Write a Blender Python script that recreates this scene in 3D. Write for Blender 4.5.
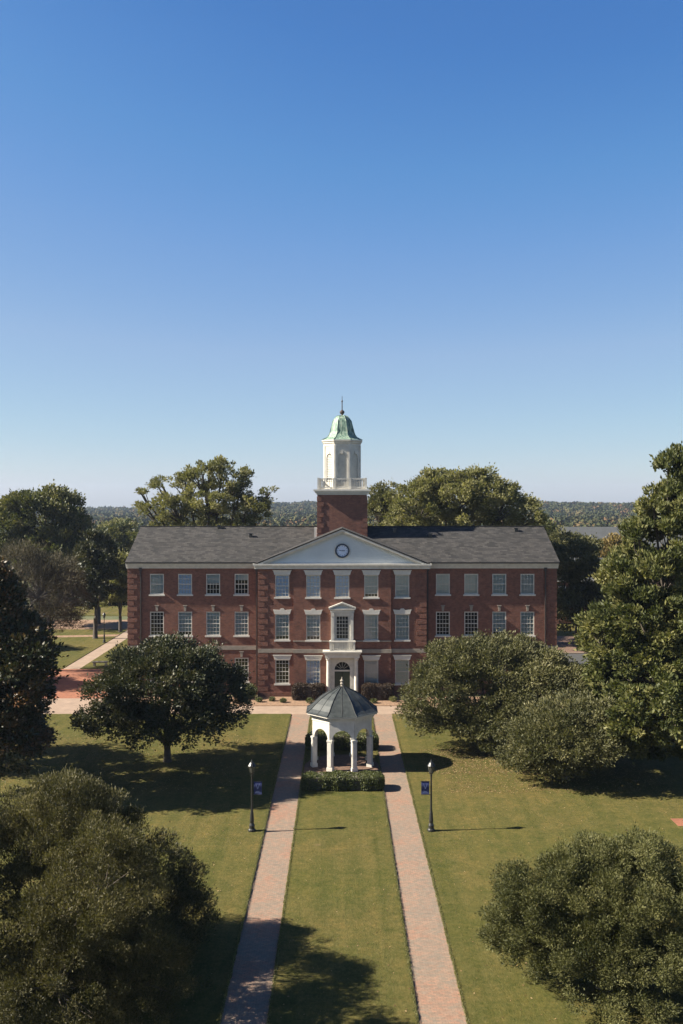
import bpy, math, random
import numpy as np
from mathutils import Vector, Matrix
R = math.radians
random.seed(7)
rng = np.random.default_rng(11)
scene = bpy.context.scene
for o in list(bpy.data.objects): bpy.data.objects.remove(o)

# ------------------------------------------------------------------ camera, sky, sun, exposure
CAMH = 17.3
F = 949.0
cam_d = bpy.data.cameras.new('camera'); cam = bpy.data.objects.new('camera', cam_d)
scene.collection.objects.link(cam)
cam.location = (0, 0, CAMH)
cam.rotation_euler = (R(90 - 0.6), 0, R(-0.09))
cam_d.sensor_fit = 'VERTICAL'; cam_d.sensor_height = 36.0; cam_d.lens = 36.0 * F / 1024
cam_d.clip_start = 0.5; cam_d.clip_end = 9000
scene.camera = cam

SUN_EL = 36.4
SUN_AZ = 5.45          # the light runs along +X and this many degrees towards +Y
world = bpy.data.worlds.new('World'); scene.world = world; world.use_nodes = True
wn = world.node_tree; wn.nodes.clear()
sky = wn.nodes.new('ShaderNodeTexSky'); sky.sky_type = 'NISHITA'; sky.sun_disc = False
sky.sun_elevation = R(SUN_EL); sky.sun_rotation = R(270 - SUN_AZ)
sky.altitude = 100; sky.air_density = 0.82; sky.dust_density = 0.5; sky.ozone_density = 3.4
bg = wn.nodes.new('ShaderNodeBackground'); bg.inputs[1].default_value = 0.051
wo = wn.nodes.new('ShaderNodeOutputWorld')
gm = wn.nodes.new('ShaderNodeGamma'); gm.inputs[1].default_value = 1
hs = wn.nodes.new('ShaderNodeHueSaturation'); hs.inputs['Saturation'].default_value = 1.15
wn.links.new(sky.outputs[0], gm.inputs[0]); wn.links.new(gm.outputs[0], hs.inputs['Color'])
# the camera's colour response to a clear sky, one power per channel
sc_ = wn.nodes.new('ShaderNodeSeparateColor'); cc_ = wn.nodes.new('ShaderNodeCombineColor'); wn.links.new(hs.outputs[0], sc_.inputs[0])
KS = 0.1447
for i_, (a_, g_) in enumerate(((.98, 1.0), (.87, .85), (.83, .50))):
    q = sc_.outputs[i_]
    for op, v in (('MULTIPLY', KS), ('MAXIMUM', 1e-5), ('POWER', g_), ('MULTIPLY', a_)):
        n_ = wn.nodes.new('ShaderNodeMath'); n_.operation = op; n_.inputs[1].default_value = v; wn.links.new(q, n_.inputs[0]); q = n_.outputs[0]
    wn.links.new(q, cc_.inputs[i_])
cv = wn.nodes.new('ShaderNodeRGBCurve'); wn.links.new(cc_.outputs[0], cv.inputs['Color'])
for i_, pts_ in enumerate((((.078,.076),(.105,.127),(.138,.195),(.216,.323),(.473,.50),(.60,.60)), ((.212,.219),(.258,.300),(.314,.366),(.429,.491),(.60,.625),(.68,.68)), ((.539,.552),(.591,.638),(.638,.694),(.716,.745),(.80,.80)))):
    c_ = cv.mapping.curves[i_]
    for p_ in pts_: c_.points.new(*p_)
    for p_ in c_.points: p_.handle_type = 'VECTOR'
cv.mapping.update()
# deep blue overhead: the clear autumn sky darkens towards the zenith
tcw = wn.nodes.new('ShaderNodeTexCoord'); spw = wn.nodes.new('ShaderNodeSeparateXYZ'); wn.links.new(tcw.outputs['Generated'], spw.inputs[0])
mr = wn.nodes.new('ShaderNodeMapRange'); mr.interpolation_type = 'SMOOTHSTEP'
for i_, v in ((1, .42), (2, .90), (3, 1.0/KS), (4, .38/KS)): mr.inputs[i_].default_value = v
wn.links.new(spw.outputs[2], mr.inputs[0])
vm = wn.nodes.new('ShaderNodeVectorMath'); vm.operation = 'SCALE'; wn.links.new(cv.outputs[0], vm.inputs[0]); wn.links.new(mr.outputs[0], vm.inputs['Scale'])
wn.links.new(vm.outputs[0], bg.inputs[0]); wn.links.new(bg.outputs[0], wo.inputs[0])
sl = bpy.data.lights.new('sun', 'SUN'); sl.energy = 5.0; sl.angle = R(0.5); sl.color = (1.0, 0.92, 0.78)
sun = bpy.data.objects.new('sun', sl); scene.collection.objects.link(sun)
ld = Vector((math.cos(R(SUN_AZ)) * math.cos(R(SUN_EL)), math.sin(R(SUN_AZ)) * math.cos(R(SUN_EL)), -math.sin(R(SUN_EL))))
sun.rotation_euler = ld.to_track_quat('-Z', 'Y').to_euler(); sun.location = (-60, 20, 60)
scene.view_settings.view_transform = 'Standard'; scene.view_settings.look = 'None'
scene.view_settings.gamma = 1.0; scene.view_settings.use_curve_mapping = False
scene.view_settings.exposure = 1.5
scene.cycles.max_bounces = 6; scene.cycles.diffuse_bounces = 2; scene.cycles.glossy_bounces = 2; scene.cycles.transparent_max_bounces = 16
scene.cycles.volume_bounces = 0

# ------------------------------------------------------------------ helpers
def link(o, parent=None):
    scene.collection.objects.link(o)
    if parent is not None: o.parent = parent
    return o
def tag(o, label=None, cat=None, group=None, kind=None):
    if label: o['label'] = label
    if cat: o['category'] = cat
    if group: o['group'] = group
    if kind: o['kind'] = kind
    return o
def empty(name, loc, label, cat, group=None, rz=0):
    o = bpy.data.objects.new(name, None); o.location = loc; o.rotation_euler = (0, 0, rz); o.empty_display_size = 0.3
    link(o); return tag(o, label, cat, group)
def copy_tree(o, parent=None):
    c = o.copy(); link(c, parent)
    for ch in list(o.children): copy_tree(ch, c)
    return c
def at(px, py, Y):     # the world point seen at a picture point at distance Y
    return Vector(((px - 340) * Y / F, Y, CAMH - (py - 502) * Y / F))

class MB:
    def __init__(s): s.v = []; s.f = []; s.m = Matrix.Identity(4)
    def add(s, vs, fs):
        n = len(s.v); s.v += [tuple(s.m @ Vector(p)) for p in vs]; s.f += [tuple(i + n for i in f) for f in fs]; return s
    def box(s, x0, x1, y0, y1, z0, z1):
        return s.add([(x0,y0,z0),(x1,y0,z0),(x1,y1,z0),(x0,y1,z0),(x0,y0,z1),(x1,y0,z1),(x1,y1,z1),(x0,y1,z1)],
                     [(0,3,2,1),(4,5,6,7),(0,1,5,4),(1,2,6,5),(2,3,7,6),(3,0,4,7)])
    def quad(s, a, b, c, d): return s.add([a,b,c,d], [(0,1,2,3)])
    def prism(s, poly, y0, y1):       # poly in XZ, counter-clockwise seen from -Y
        n = len(poly)
        return s.add([(x,y0,z) for x,z in poly] + [(x,y1,z) for x,z in poly],
                     [tuple(range(n)), tuple(reversed(range(n,2*n)))] + [(i, n+i, n+(i+1)%n, (i+1)%n) for i in range(n)])
    def slab(s, poly, z0, z1):        # poly in XY
        n = len(poly)
        return s.add([(x,y,z0) for x,y in poly] + [(x,y,z1) for x,y in poly],
                     [tuple(reversed(range(n))), tuple(range(n,2*n))] + [(i,(i+1)%n,n+(i+1)%n,n+i) for i in range(n)])
    def lathe(s, prof, seg=12, off=0.0, cx=0, cy=0, cap=True, arc=2*math.pi):
        vs = []; n = len(prof)
        for k in range(seg):
            a = off + arc*k/seg
            vs += [(cx + r*math.cos(a), cy + r*math.sin(a), z) for r, z in prof]
        fs = []
        for k in range(seg):
            k2 = (k+1) % seg
            for i in range(n-1): fs.append((k*n+i, k2*n+i, k2*n+i+1, k*n+i+1))
        if cap:
            fs.append(tuple(k*n+n-1 for k in range(seg))); fs.append(tuple(reversed([k*n for k in range(seg)])))
        return s.add(vs, fs)
    def tube(s, pts, rad, seg=6):
        pts = [Vector(p) for p in pts]; vs = []; n = len(pts)
        for i, p in enumerate(pts):
            t = (pts[min(i+1,n-1)] - pts[max(i-1,0)]).normalized()
            u = t.cross(Vector((0.31,0.17,1)) if abs(t.z) < .95 else Vector((1,0.1,0))).normalized(); w = t.cross(u)
            r = rad[i] if hasattr(rad,'__len__') else rad
            vs += [p + u*(r*math.cos(2*math.pi*k/seg)) + w*(r*math.sin(2*math.pi*k/seg)) for k in range(seg)]
        fs = [(i*seg+k, i*seg+(k+1)%seg, (i+1)*seg+(k+1)%seg, (i+1)*seg+k) for i in range(n-1) for k in range(seg)]
        fs += [tuple(range(seg)), tuple((n-1)*seg+k for k in reversed(range(seg)))]
        return s.add(vs, fs)
    def arch(s, x0, x1, z0, z1, cx, hw, spring, y0, y1, seg=14, rise=None):   # panel with an arched opening down to z0
        rise = hw if rise is None else rise
        s.box(x0, cx-hw, y0, y1, z0, z1); s.box(cx+hw, x1, y0, y1, z0, z1)
        pts = [(cx - hw*math.cos(math.pi*i/seg), spring + rise*math.sin(math.pi*i/seg)) for i in range(seg+1)]
        for a, b in zip(pts, pts[1:]):
            s.add([(a[0],y0,a[1]),(b[0],y0,b[1]),(b[0],y0,z1),(a[0],y0,z1),(a[0],y1,a[1]),(b[0],y1,b[1]),(b[0],y1,z1),(a[0],y1,z1)],
                  [(0,1,2,3),(7,6,5,4),(0,4,5,1),(3,2,6,7)])
        return s
    def mesh(s, name, mat, smooth=False):
        me = bpy.data.meshes.new(name); me.from_pydata(s.v, [], s.f); me.materials.append(mat)
        if smooth: me.polygons.foreach_set('use_smooth', [True]*len(me.polygons))
        me.update(); return me
    def build(s, name, mat, parent=None, smooth=False, **kw):
        o = bpy.data.objects.new(name, s.mesh(name, mat, smooth)); link(o, parent); return tag(o, **kw)

# ------------------------------------------------------------------ materials
def newmat(name):
    m = bpy.data.materials.new(name); m.use_nodes = True
    nt = m.node_tree; b = nt.nodes['Principled BSDF']; return m, nt, b
def node(nt, t, **kw):
    n = nt.nodes.new(t)
    for k, v in kw.items(): setattr(n, k, v)
    return n
def pos(nt, scale=(1,1,1), src='Object'):
    tc = node(nt, 'ShaderNodeTexCoord'); mp = node(nt, 'ShaderNodeMapping'); mp.inputs['Scale'].default_value = scale
    nt.links.new(tc.outputs[src], mp.inputs[0]); return mp.outputs[0]
def noise(nt, vec, scale, detail=4, rough=.55):
    n = node(nt, 'ShaderNodeTexNoise'); n.inputs['Scale'].default_value = scale; n.inputs['Detail'].default_value = detail
    n.inputs['Roughness'].default_value = rough; nt.links.new(vec, n.inputs['Vector']); return n.outputs['Fac']
def ramp(nt, fac, stops):
    r = node(nt, 'ShaderNodeValToRGB'); e = r.color_ramp.elements
    while len(e) < len(stops): e.new(0.5)
    for i, (p, c) in enumerate(stops): e[i].position = p; e[i].color = (*c, 1)
    nt.links.new(fac, r.inputs[0]); return r.outputs[0]
def mix(nt, fac, a, b, mode='MIX'):
    n = node(nt, 'ShaderNodeMix', data_type='RGBA', blend_type=mode)
    for s, v in ((0, fac), (6, a), (7, b)):
        if isinstance(v, (int, float)): n.inputs[s].default_value = v
        elif isinstance(v, tuple): n.inputs[s].default_value = (*v, 1)
        else: nt.links.new(v, n.inputs[s])
    return n.outputs[2]
def bump(nt, b, h, strength=.3, dist=.05):
    n = node(nt, 'ShaderNodeBump'); n.inputs['Strength'].default_value = strength; n.inputs['Distance'].default_value = dist
    nt.links.new(h, n.inputs['Height']); nt.links.new(n.outputs[0], b.inputs['Normal'])
def plain(name, col, rough=.6, var=.12, scale=2.0, metal=0.0, spec=.5):
    m, nt, b = newmat(name)
    f = noise(nt, pos(nt), scale, 5)
    c = ramp(nt, f, [(.3, tuple(x*(1-var) for x in col)), (.7, tuple(min(1, x*(1+var)) for x in col))])
    nt.links.new(c, b.inputs['Base Color']); b.inputs['Roughness'].default_value = rough; b.inputs['Metallic'].default_value = metal
    b.inputs['Specular IOR Level'].default_value = spec
    return m
def brickmat(name, c1, c2, mortar, bw=.23, bh=.076, ms=.012, flat=False, rough=.85):
    m, nt, b = newmat(name)
    tc = node(nt, 'ShaderNodeTexCoord'); sp = node(nt, 'ShaderNodeSeparateXYZ'); cb = node(nt, 'ShaderNodeCombineXYZ')
    nt.links.new(tc.outputs['Object'], sp.inputs[0])
    if flat:
        nt.links.new(sp.outputs[0], cb.inputs[0]); nt.links.new(sp.outputs[1], cb.inputs[1])
    else:
        ad = node(nt, 'ShaderNodeMath'); ad.operation = 'ADD'
        nt.links.new(sp.outputs[0], ad.inputs[0]); nt.links.new(sp.outputs[1], ad.inputs[1])
        nt.links.new(ad.outputs[0], cb.inputs[0]); nt.links.new(sp.outputs[2], cb.inputs[1])
    br = node(nt, 'ShaderNodeTexBrick'); br.inputs['Scale'].default_value = 1
    br.inputs['Brick Width'].default_value = bw; br.inputs['Row Height'].default_value = bh; br.inputs['Mortar Size'].default_value = ms
    br.inputs['Color1'].default_value = (*c1,1); br.inputs['Color2'].default_value = (*c2,1); br.inputs['Mortar'].default_value = (*mortar,1)
    br.inputs['Bias'].default_value = 0.0
    nt.links.new(cb.outputs[0], br.inputs['Vector'])
    f = noise(nt, tc.outputs['Object'], 2.6, 6, .75)
    g = ramp(nt, f, [(.3, (.70,.68,.68)), (.7, (1.28,1.25,1.2))])
    nt.links.new(mix(nt, 1.0, br.outputs['Color'], g, 'MULTIPLY'), b.inputs['Base Color'])
    b.inputs['Roughness'].default_value = rough
    return m

M = {}
M['brick'] = brickmat('wall_brick', (0.1961,0.06398,0.03922), (0.1135,0.03612,0.02477), (0.1651,0.1084,0.08256))
M['white'] = plain('white_paint', (0.55,0.5225,0.462), .55, .13, 2.5)
M['stone'] = plain('pale_stone', (0.2604,0.2268,0.1848), .8, .15, 3)
M['tymp'] = plain('pediment_sky_tint', (0.4805,0.5242,0.546), .5, .06, .8)  # white paint; blue skylight of the shaded gable mixed into the colour
M['dark_metal'] = plain('dark_metal', (.018,.018,.017), .4, .3, 8)
M['pipe'] = plain('downspout_metal', (.05,.035,.03), .5, .2, 6)
M['door'] = plain('green_door_paint', (.022,.035,.022), .4, .2, 4)
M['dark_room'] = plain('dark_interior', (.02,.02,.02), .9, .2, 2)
M['blind_pale'] = plain('pale_blind', (0.606,0.606,0.5572), .8, .05, 3)
M['blind_grey'] = plain('grey_blind', (0.575,0.625,0.5875), .8, .06, 3)
M['blind_sky'] = plain('sky_reflection_blind', (0.713,0.828,1.035), .6, .05, 3)  # blue sky reflection of the panes put into the blind colour
M['bark'] = plain('bark', (.075,.06,.048), .95, .35, 5)
M['bark_grey'] = plain('grey_bark', (.14,.125,.11), .95, .3, 5)
M['mulch'] = plain('pine_mulch', (.13,.075,.05), .95, .45, 7)
M['straw'] = plain('pine_straw', (0.216,0.132,0.08), .95, .4, 5)
M['concrete'] = plain('beige_paving', (0.272,0.196,0.144), .85, .16, 1.2)
M['asphalt'] = plain('asphalt', (.05,.05,.05), .9, .2, 2)
M['flag'] = plain('navy_banner_cloth', (.02,.03,.11), .8, .1, 5)
M['flag_pale'] = plain('pale_banner_mark', (.09,.12,.24), .8, .1, 5)
M['clock_face'] = plain('clock_face_paint', (0.52,0.598,0.754), .4, .06, 3)
M['clock_dark'] = plain('clock_dark_paint', (.02,.035,.07), .4, .1, 3)
M['grey_roof'] = plain('grey_metal_roof', (0.075,0.07875,0.0825), .95, .08, .6, spec=.05)

# copper with streaks
m, nt, b = newmat('verdigris_copper')
f = noise(nt, pos(nt, (3,3,.5)), 2.2, 5)
nt.links.new(ramp(nt, f, [(.36,(0.05,0.09,0.069)),(.5,(0.15,0.2385,0.184)),(.64,(0.3,0.342,0.2668))]), b.inputs['Base Color']); b.inputs['Roughness'].default_value=.6
M['copper'] = m
# dark standing seam roof of the pavilion
m, nt, b = newmat('slate_blue_metal')
f = noise(nt, pos(nt, (2,2,.6)), 2.0, 5)
nt.links.new(ramp(nt, f, [(.35,(0.0225,0.027,0.027)),(.65,(0.0465,0.0525,0.051))]), b.inputs['Base Color']); b.inputs['Roughness'].default_value=.5
b.inputs['Metallic'].default_value=.0
M['pav_roof'] = m
# shingles
m, nt, b = newmat('asphalt_shingles')
tc = node(nt,'ShaderNodeTexCoord'); mp = node(nt,'ShaderNodeMapping'); nt.links.new(tc.outputs['Object'], mp.inputs[0])
br = node(nt,'ShaderNodeTexBrick'); br.inputs['Scale'].default_value=1; br.inputs['Brick Width'].default_value=.48; br.inputs['Row Height'].default_value=.25
br.inputs['Mortar Size'].default_value=.012; br.inputs['Color1'].default_value=(0.04232,0.03864,0.0368,1); br.inputs['Color2'].default_value=(0.00828,0.008096,0.008464,1); br.inputs['Mortar'].default_value=(0.01564,0.01564,0.01564,1)
nt.links.new(mp.outputs[0], br.inputs['Vector'])
f = noise(nt, pos(nt,(1.0,1.5,1.5)), 4.0, 6, .8)
g = ramp(nt, f, [(.34,(.6,.6,.62)),(.5,(.95,.94,.93)),(.66,(1.5,1.45,1.4))])
nt.links.new(mix(nt, 1.0, br.outputs[0], g, 'MULTIPLY'), b.inputs['Base Color']); b.inputs['Roughness'].default_value=.9
M['shingle'] = m
# walk pavers: pink, red and grey brick rows
m, nt, b = newmat('walk_pavers')
tc = node(nt,'ShaderNodeTexCoord')
br = node(nt,'ShaderNodeTexBrick'); br.inputs['Scale'].default_value=1; br.inputs['Brick Width'].default_value=.20; br.inputs['Row Height'].default_value=.10
br.inputs['Mortar Size'].default_value=.006; br.inputs['Color1'].default_value=(0.2648,0.166,0.1124,1); br.inputs['Color2'].default_value=(0.1967,0.1544,0.1124,1); br.inputs['Mortar'].default_value=(0.1286,0.1004,0.07979,1)
nt.links.new(tc.outputs['Object'], br.inputs['Vector'])
f = noise(nt, tc.outputs['Object'], .35, 6, .7)
g = ramp(nt, f, [(.32,(.82,.9,.95)),(.5,(1,1,1)),(.68,(1.15,.86,.78))])
c = mix(nt, 1.0, br.outputs[0], g, 'MULTIPLY')
f2 = noise(nt, tc.outputs['Object'], 5.0, 5, .7)
c = mix(nt, 1.0, c, ramp(nt, f2, [(.3,(.78,.78,.78)),(.7,(1.18,1.18,1.18))]), 'MULTIPLY')
nt.links.new(c, b.inputs['Base Color']); b.inputs['Roughness'].default_value=.85; bump(nt, b, br.outputs['Fac'], .25, -.01)
M['walk'] = m
M['plaza'] = brickmat('orange_plaza_brick', (0.2856,0.102,0.0476), (0.2312,0.085,0.0442), (0.1768,0.1088,0.0748), .2, .1, .008, flat=True)
# grass
def grassmat(name, dry=0.0):
    m, nt, b = newmat(name)
    p = pos(nt)
    big = noise(nt, p, .10, 5, .6); mid = noise(nt, p, .9, 7, .75); fine = noise(nt, pos(nt,(1,.55,1)), 11, 6, .85); pt = noise(nt, pos(nt,(1,1.3,1)), 3.2, 6, .8)
    c = ramp(nt, fine, [(.28,(0.0493,0.04887,0.01344)),(.5,(0.08804,0.08145,0.02419)),(.72,(0.1302,0.112,0.04435))])
    c = mix(nt, 1.0, c, ramp(nt, mid, [(.28,(.66,.76,.62)),(.5,(1,1,1)),(.72,(1.32,1.16,1.15))]), 'MULTIPLY')
    c = mix(nt, 1.0, c, ramp(nt, pt, [(.30,(.72,.80,.70)),(.5,(1,1,1)),(.70,(1.3,1.18,1.2))]), 'MULTIPLY')
    c = mix(nt, 1.0, c, ramp(nt, big, [(.3,(.80,.90,.72)),(.5,(1,1,1)),(.7,(1.25,1.10,1.18))]), 'MULTIPLY')
    st = noise(nt, pos(nt,(1.5,.035,1)), 1.0, 3, .6)
    c = mix(nt, 1.0, c, ramp(nt, st, [(.35,(.86,.90,.84)),(.5,(1,1,1)),(.65,(1.14,1.08,1.08))]), 'MULTIPLY')
    pf = noise(nt, p, .33, 7, .75); lo = .60 - dry
    k = ramp(nt, pf, [(lo,(0,0,0)),(lo+.10,(1,1,1))])
    bare = ramp(nt, fine, [(.3,(0.104,0.068,0.036)),(.7,(0.24,0.168,0.1))])
    c = mix(nt, k, c, mix(nt, .6, c, bare))
    nt.links.new(c, b.inputs['Base Color']); b.inputs['Roughness'].default_value=.95; b.inputs['Specular IOR Level'].default_value=.1
    bump(nt, b, fine, .9, .06)
    return m
M['grass'] = grassmat('lawn_grass', -.04); M['grass_dry'] = grassmat('dry_lawn_grass', .08)
m, nt, b = newmat('field_ground')
f = noise(nt, pos(nt), .05, 6, .7)
nt.links.new(ramp(nt, f, [(.35,(.06,.075,.025)),(.5,(.11,.10,.045)),(.65,(.15,.12,.06))]), b.inputs['Base Color']); b.inputs['Roughness'].default_value=1
M['field'] = m
# window glass
m, nt, b = newmat('window_glass'); nt.nodes.remove(b)
tr = node(nt,'ShaderNodeBsdfTransparent'); tr.inputs[0].default_value=(.93,.95,.95,1)
gl = node(nt,'ShaderNodeBsdfGlossy'); gl.inputs['Roughness'].default_value=.06; fr = node(nt,'ShaderNodeFresnel'); fr.inputs[0].default_value=1.6
mx = node(nt,'ShaderNodeMixShader'); ma = node(nt,'ShaderNodeMath'); ma.operation='ADD'; ma.inputs[1].default_value=.06
nt.links.new(fr.outputs[0], ma.inputs[0]); nt.links.new(ma.outputs[0], mx.inputs[0]); nt.links.new(tr.outputs[0], mx.inputs[1]); nt.links.new(gl.outputs[0], mx.inputs[2])
nt.links.new(mx.outputs[0], nt.nodes['Material Output'].inputs[0])
M['glass'] = m
def leafmat(name, dark, mid, light, rough=.55, spec=.4, trans=.28):
    m, nt, b = newmat(name)
    g_ = (1.0,.97,.86); dark, mid, light = [tuple(x*y for x, y in zip(q, g_)) for q in (dark, mid, light)]
    a = node(nt,'ShaderNodeAttribute'); a.attribute_name='tint'
    c = ramp(nt, a.outputs['Fac'], [(.05,dark),(.5,mid),(.95,light)])
    nt.links.new(c, b.inputs['Base Color']); b.inputs['Roughness'].default_value=rough; b.inputs['Specular IOR Level'].default_value=spec
    t = node(nt,'ShaderNodeBsdfTranslucent'); nt.links.new(mix(nt,1.0,c,(1.0,1.05,.55),'MULTIPLY'), t.inputs[0])
    mx = node(nt,'ShaderNodeMixShader'); mx.inputs[0].default_value=trans
    nt.links.new(b.outputs[0], mx.inputs[1]); nt.links.new(t.outputs[0], mx.inputs[2]); nt.links.new(mx.outputs[0], nt.nodes['Material Output'].inputs[0])
    return m
M['leaf_oak'] = leafmat('olive_leaves', (0.036,0.0432,0.0153), (0.0784,0.0828,0.0323), (0.168,0.1665,0.07225), .6, .25)
M['leaf_deep'] = leafmat('deep_olive_leaves', (.030,.032,.013), (.066,.062,.028), (.15,.135,.068), .6, .3)
M['leaf_dark'] = leafmat('dark_leaves', (0.01716,0.0234,0.00936), (0.0351,0.0429,0.01716), (0.078,0.0702,0.0312), .5, .4, .2)
M['leaf_magnolia'] = leafmat('magnolia_leaves', (.032,.042,.014), (.078,.090,.032), (.21,.20,.085), .55, .25, .3)
M['leaf_mag_brown'] = leafmat('dark_magnolia_leaves', (.016,.024,.010), (.035,.042,.018), (.15,.075,.035), .45, .4, .15)
M['leaf_olive'] = leafmat('grey_olive_leaves', (.036,.042,.018), (.080,.082,.036), (.17,.16,.080), .6, .3)
M['leaf_yellow'] = leafmat('yellow_green_leaves', (0.0732,0.08296,0.03416), (0.1586,0.1586,0.07564), (0.2928,0.2745,0.1464), .6, .3, .4)
M['leaf_green'] = leafmat('mid_green_leaves', (.035,.048,.016), (.085,.095,.035), (.17,.16,.07), .55, .35)
M['leaf_grey'] = leafmat('grey_brown_twigs', (.035,.034,.024), (.075,.068,.048), (.14,.12,.09), .8, .2, .15)
M['leaf_orange'] = leafmat('orange_leaves', (.10,.075,.03), (.17,.13,.055), (.26,.20,.09), .7, .2)
M['leaf_hedge'] = leafmat('hedge_leaves', (.030,.040,.012), (.075,.092,.028), (.15,.155,.055), .5, .4, .2)
M['leaf_red'] = leafmat('dark_red_hedge_leaves', (.018,.012,.010), (.045,.028,.020), (.085,.055,.035), .6, .3, .15)
M['litter'] = leafmat('dead_leaves', (.09,.055,.025), (.17,.115,.06), (.30,.22,.13), .8, .2, .1)

# ------------------------------------------------------------------ leaf meshes
def quads_object(name, V, tint, mat, parent=None, **kw):
    """V: (n,4,3) quads"""
    n = len(V); me = bpy.data.meshes.new(name)
    me.vertices.add(n*4); me.vertices.foreach_set('co', V.reshape(-1).astype(np.float32))
    me.loops.add(n*4); me.loops.foreach_set('vertex_index', np.arange(n*4, dtype=np.int32))
    me.polygons.add(n); me.polygons.foreach_set('loop_start', np.arange(0, n*4, 4, dtype=np.int32)); me.polygons.foreach_set('loop_total', np.full(n, 4, dtype=np.int32))
    at_ = me.attributes.new('tint', 'FLOAT', 'FACE'); at_.data.foreach_set('value', np.clip(tint, 0, 1).astype(np.float32))
    me.materials.append(mat); me.update(calc_edges=True)
    o = bpy.data.objects.new(name, me); link(o, parent); return tag(o, **kw)
def unit(a): return a / (np.linalg.norm(a, axis=-1, keepdims=True) + 1e-9)
def leaf_quads(P, D, N, L, W):
    """rhombus leaves: centre P, long axis D, normal N"""
    D = unit(D); S = unit(np.cross(D, N)); L = L[:, None]; W = W[:, None]
    return np.stack([P - D*L*.5, P + S*W*.5 - D*L*.08, P + D*L*.5, P - S*W*.5 - D*L*.08], axis=1)
def rand_unit(n): return unit(rng.normal(size=(n, 3)))

def tree(name, label, base, lobes, mat, n_leaves, leaf=(.18,.08), clump=.55, n_clumps=400, trunk_r=.25, bark='bark', up=.35,
         shell=(.62,1.04), group=None, cat='tree', twig=.018, n_limbs=60, fork=.3, spread=1.0, droop=0.0):
    base = Vector(base); r0 = np.array(base)
    L = np.array([[*at(px,py,Y), rx*Y/F, ry, rz*Y/F] for (px,py,Y,rx,rz,ry) in lobes]); L[:, :3] -= r0
    w = L[:,3]*L[:,5] + L[:,4]*L[:,5] + L[:,3]*L[:,4]; w /= w.sum()
    C = []; own = []
    while len(C) < n_clumps:
        k = rng.choice(len(L), p=w); d = rand_unit(1)[0]
        if d[2] < -.3 and rng.random() < .5: d[2] *= -1
        r = rng.uniform(*shell)
        c = L[k,:3] + d*L[k,3:]*r
        if c[2] < .5: continue
        q = np.linalg.norm((c - L[:,:3]) / L[:,3:], axis=1)
        if (q < .55).any() and rng.random() < .8: continue
        C.append(c); own.append(k)
    C = np.array(C); own = np.array(own)
    root = empty(name, base, label, cat, group)
    # trunk and limbs
    mb = MB(); top = np.average(L[:,:3], axis=0, weights=w); H = top[2]
    fk = Vector((top[0]*.25, top[1]*.25, max(.8, H*fork)))
    mb.tube([(0,0,-.15),(0,0,.25),(fk.x*.4,fk.y*.4,fk.z*.6),fk], [trunk_r*1.5,trunk_r*1.05,trunk_r*.9,trunk_r*.8], 9)
    for k in range(len(L)):
        e = Vector(L[k,:3]); mid = fk.lerp(e, .5) + Vector((rng.normal()*.3, rng.normal()*.3, .1*H*.5))
        rr = trunk_r*.5
        mb.tube([fk - Vector((0,0,.2)), fk.lerp(mid,.5), mid, e], [rr, rr*.85, rr*.6, rr*.35], 6)
    for i in rng.choice(len(C), min(n_limbs, len(C)), replace=False):
        s = Vector(L[own[i],:3]); e = Vector(C[i]); s = s.lerp(fk, .15)
        m_ = s.lerp(e, .5) + Vector(rng.normal(size=3)*.12)
        mb.tube([s, m_, e], [trunk_r*.2, trunk_r*.13, twig*.6], 4)
    mb.build('trunk', M[bark], root, smooth=True)
    # leaves
    cr = clump*rng.uniform(.55, 1.35, len(C)); ctint = rng.normal(.45, .16, len(C))
    wt = cr**2; wt /= wt.sum()
    ci = rng.choice(len(C), n_leaves, p=wt)
    d = rand_unit(n_leaves); rad = rng.uniform(.25, 1.0, n_leaves)**.6
    off = d*rad[:,None]*cr[ci][:,None]*np.array([1.0,1.0,.72*spread])
    stray = rng.random(n_leaves) < .07; off[stray] *= 1.6
    P = C[ci] + off; P[:,2] -= droop*rad*cr[ci]
    out = unit(C[ci] - np.array(top) + 1e-3)
    D = unit(d*.8 + out*.5 + np.array([0,0,up]) + rng.normal(size=(n_leaves,3))*.45)
    N = unit(np.array([0,0,1.0])*.6 + d*.6 + rng.normal(size=(n_leaves,3))*.5)
    s = rng.uniform(.6, 1.3, n_leaves)
    V = leaf_quads(P, D, N, leaf[0]*s, leaf[1]*s)
    tint = ctint[ci] + rng.normal(0, .11, n_leaves) + .10*rad
    quads_object('crown', V, tint, M[mat], root)
    return root

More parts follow.
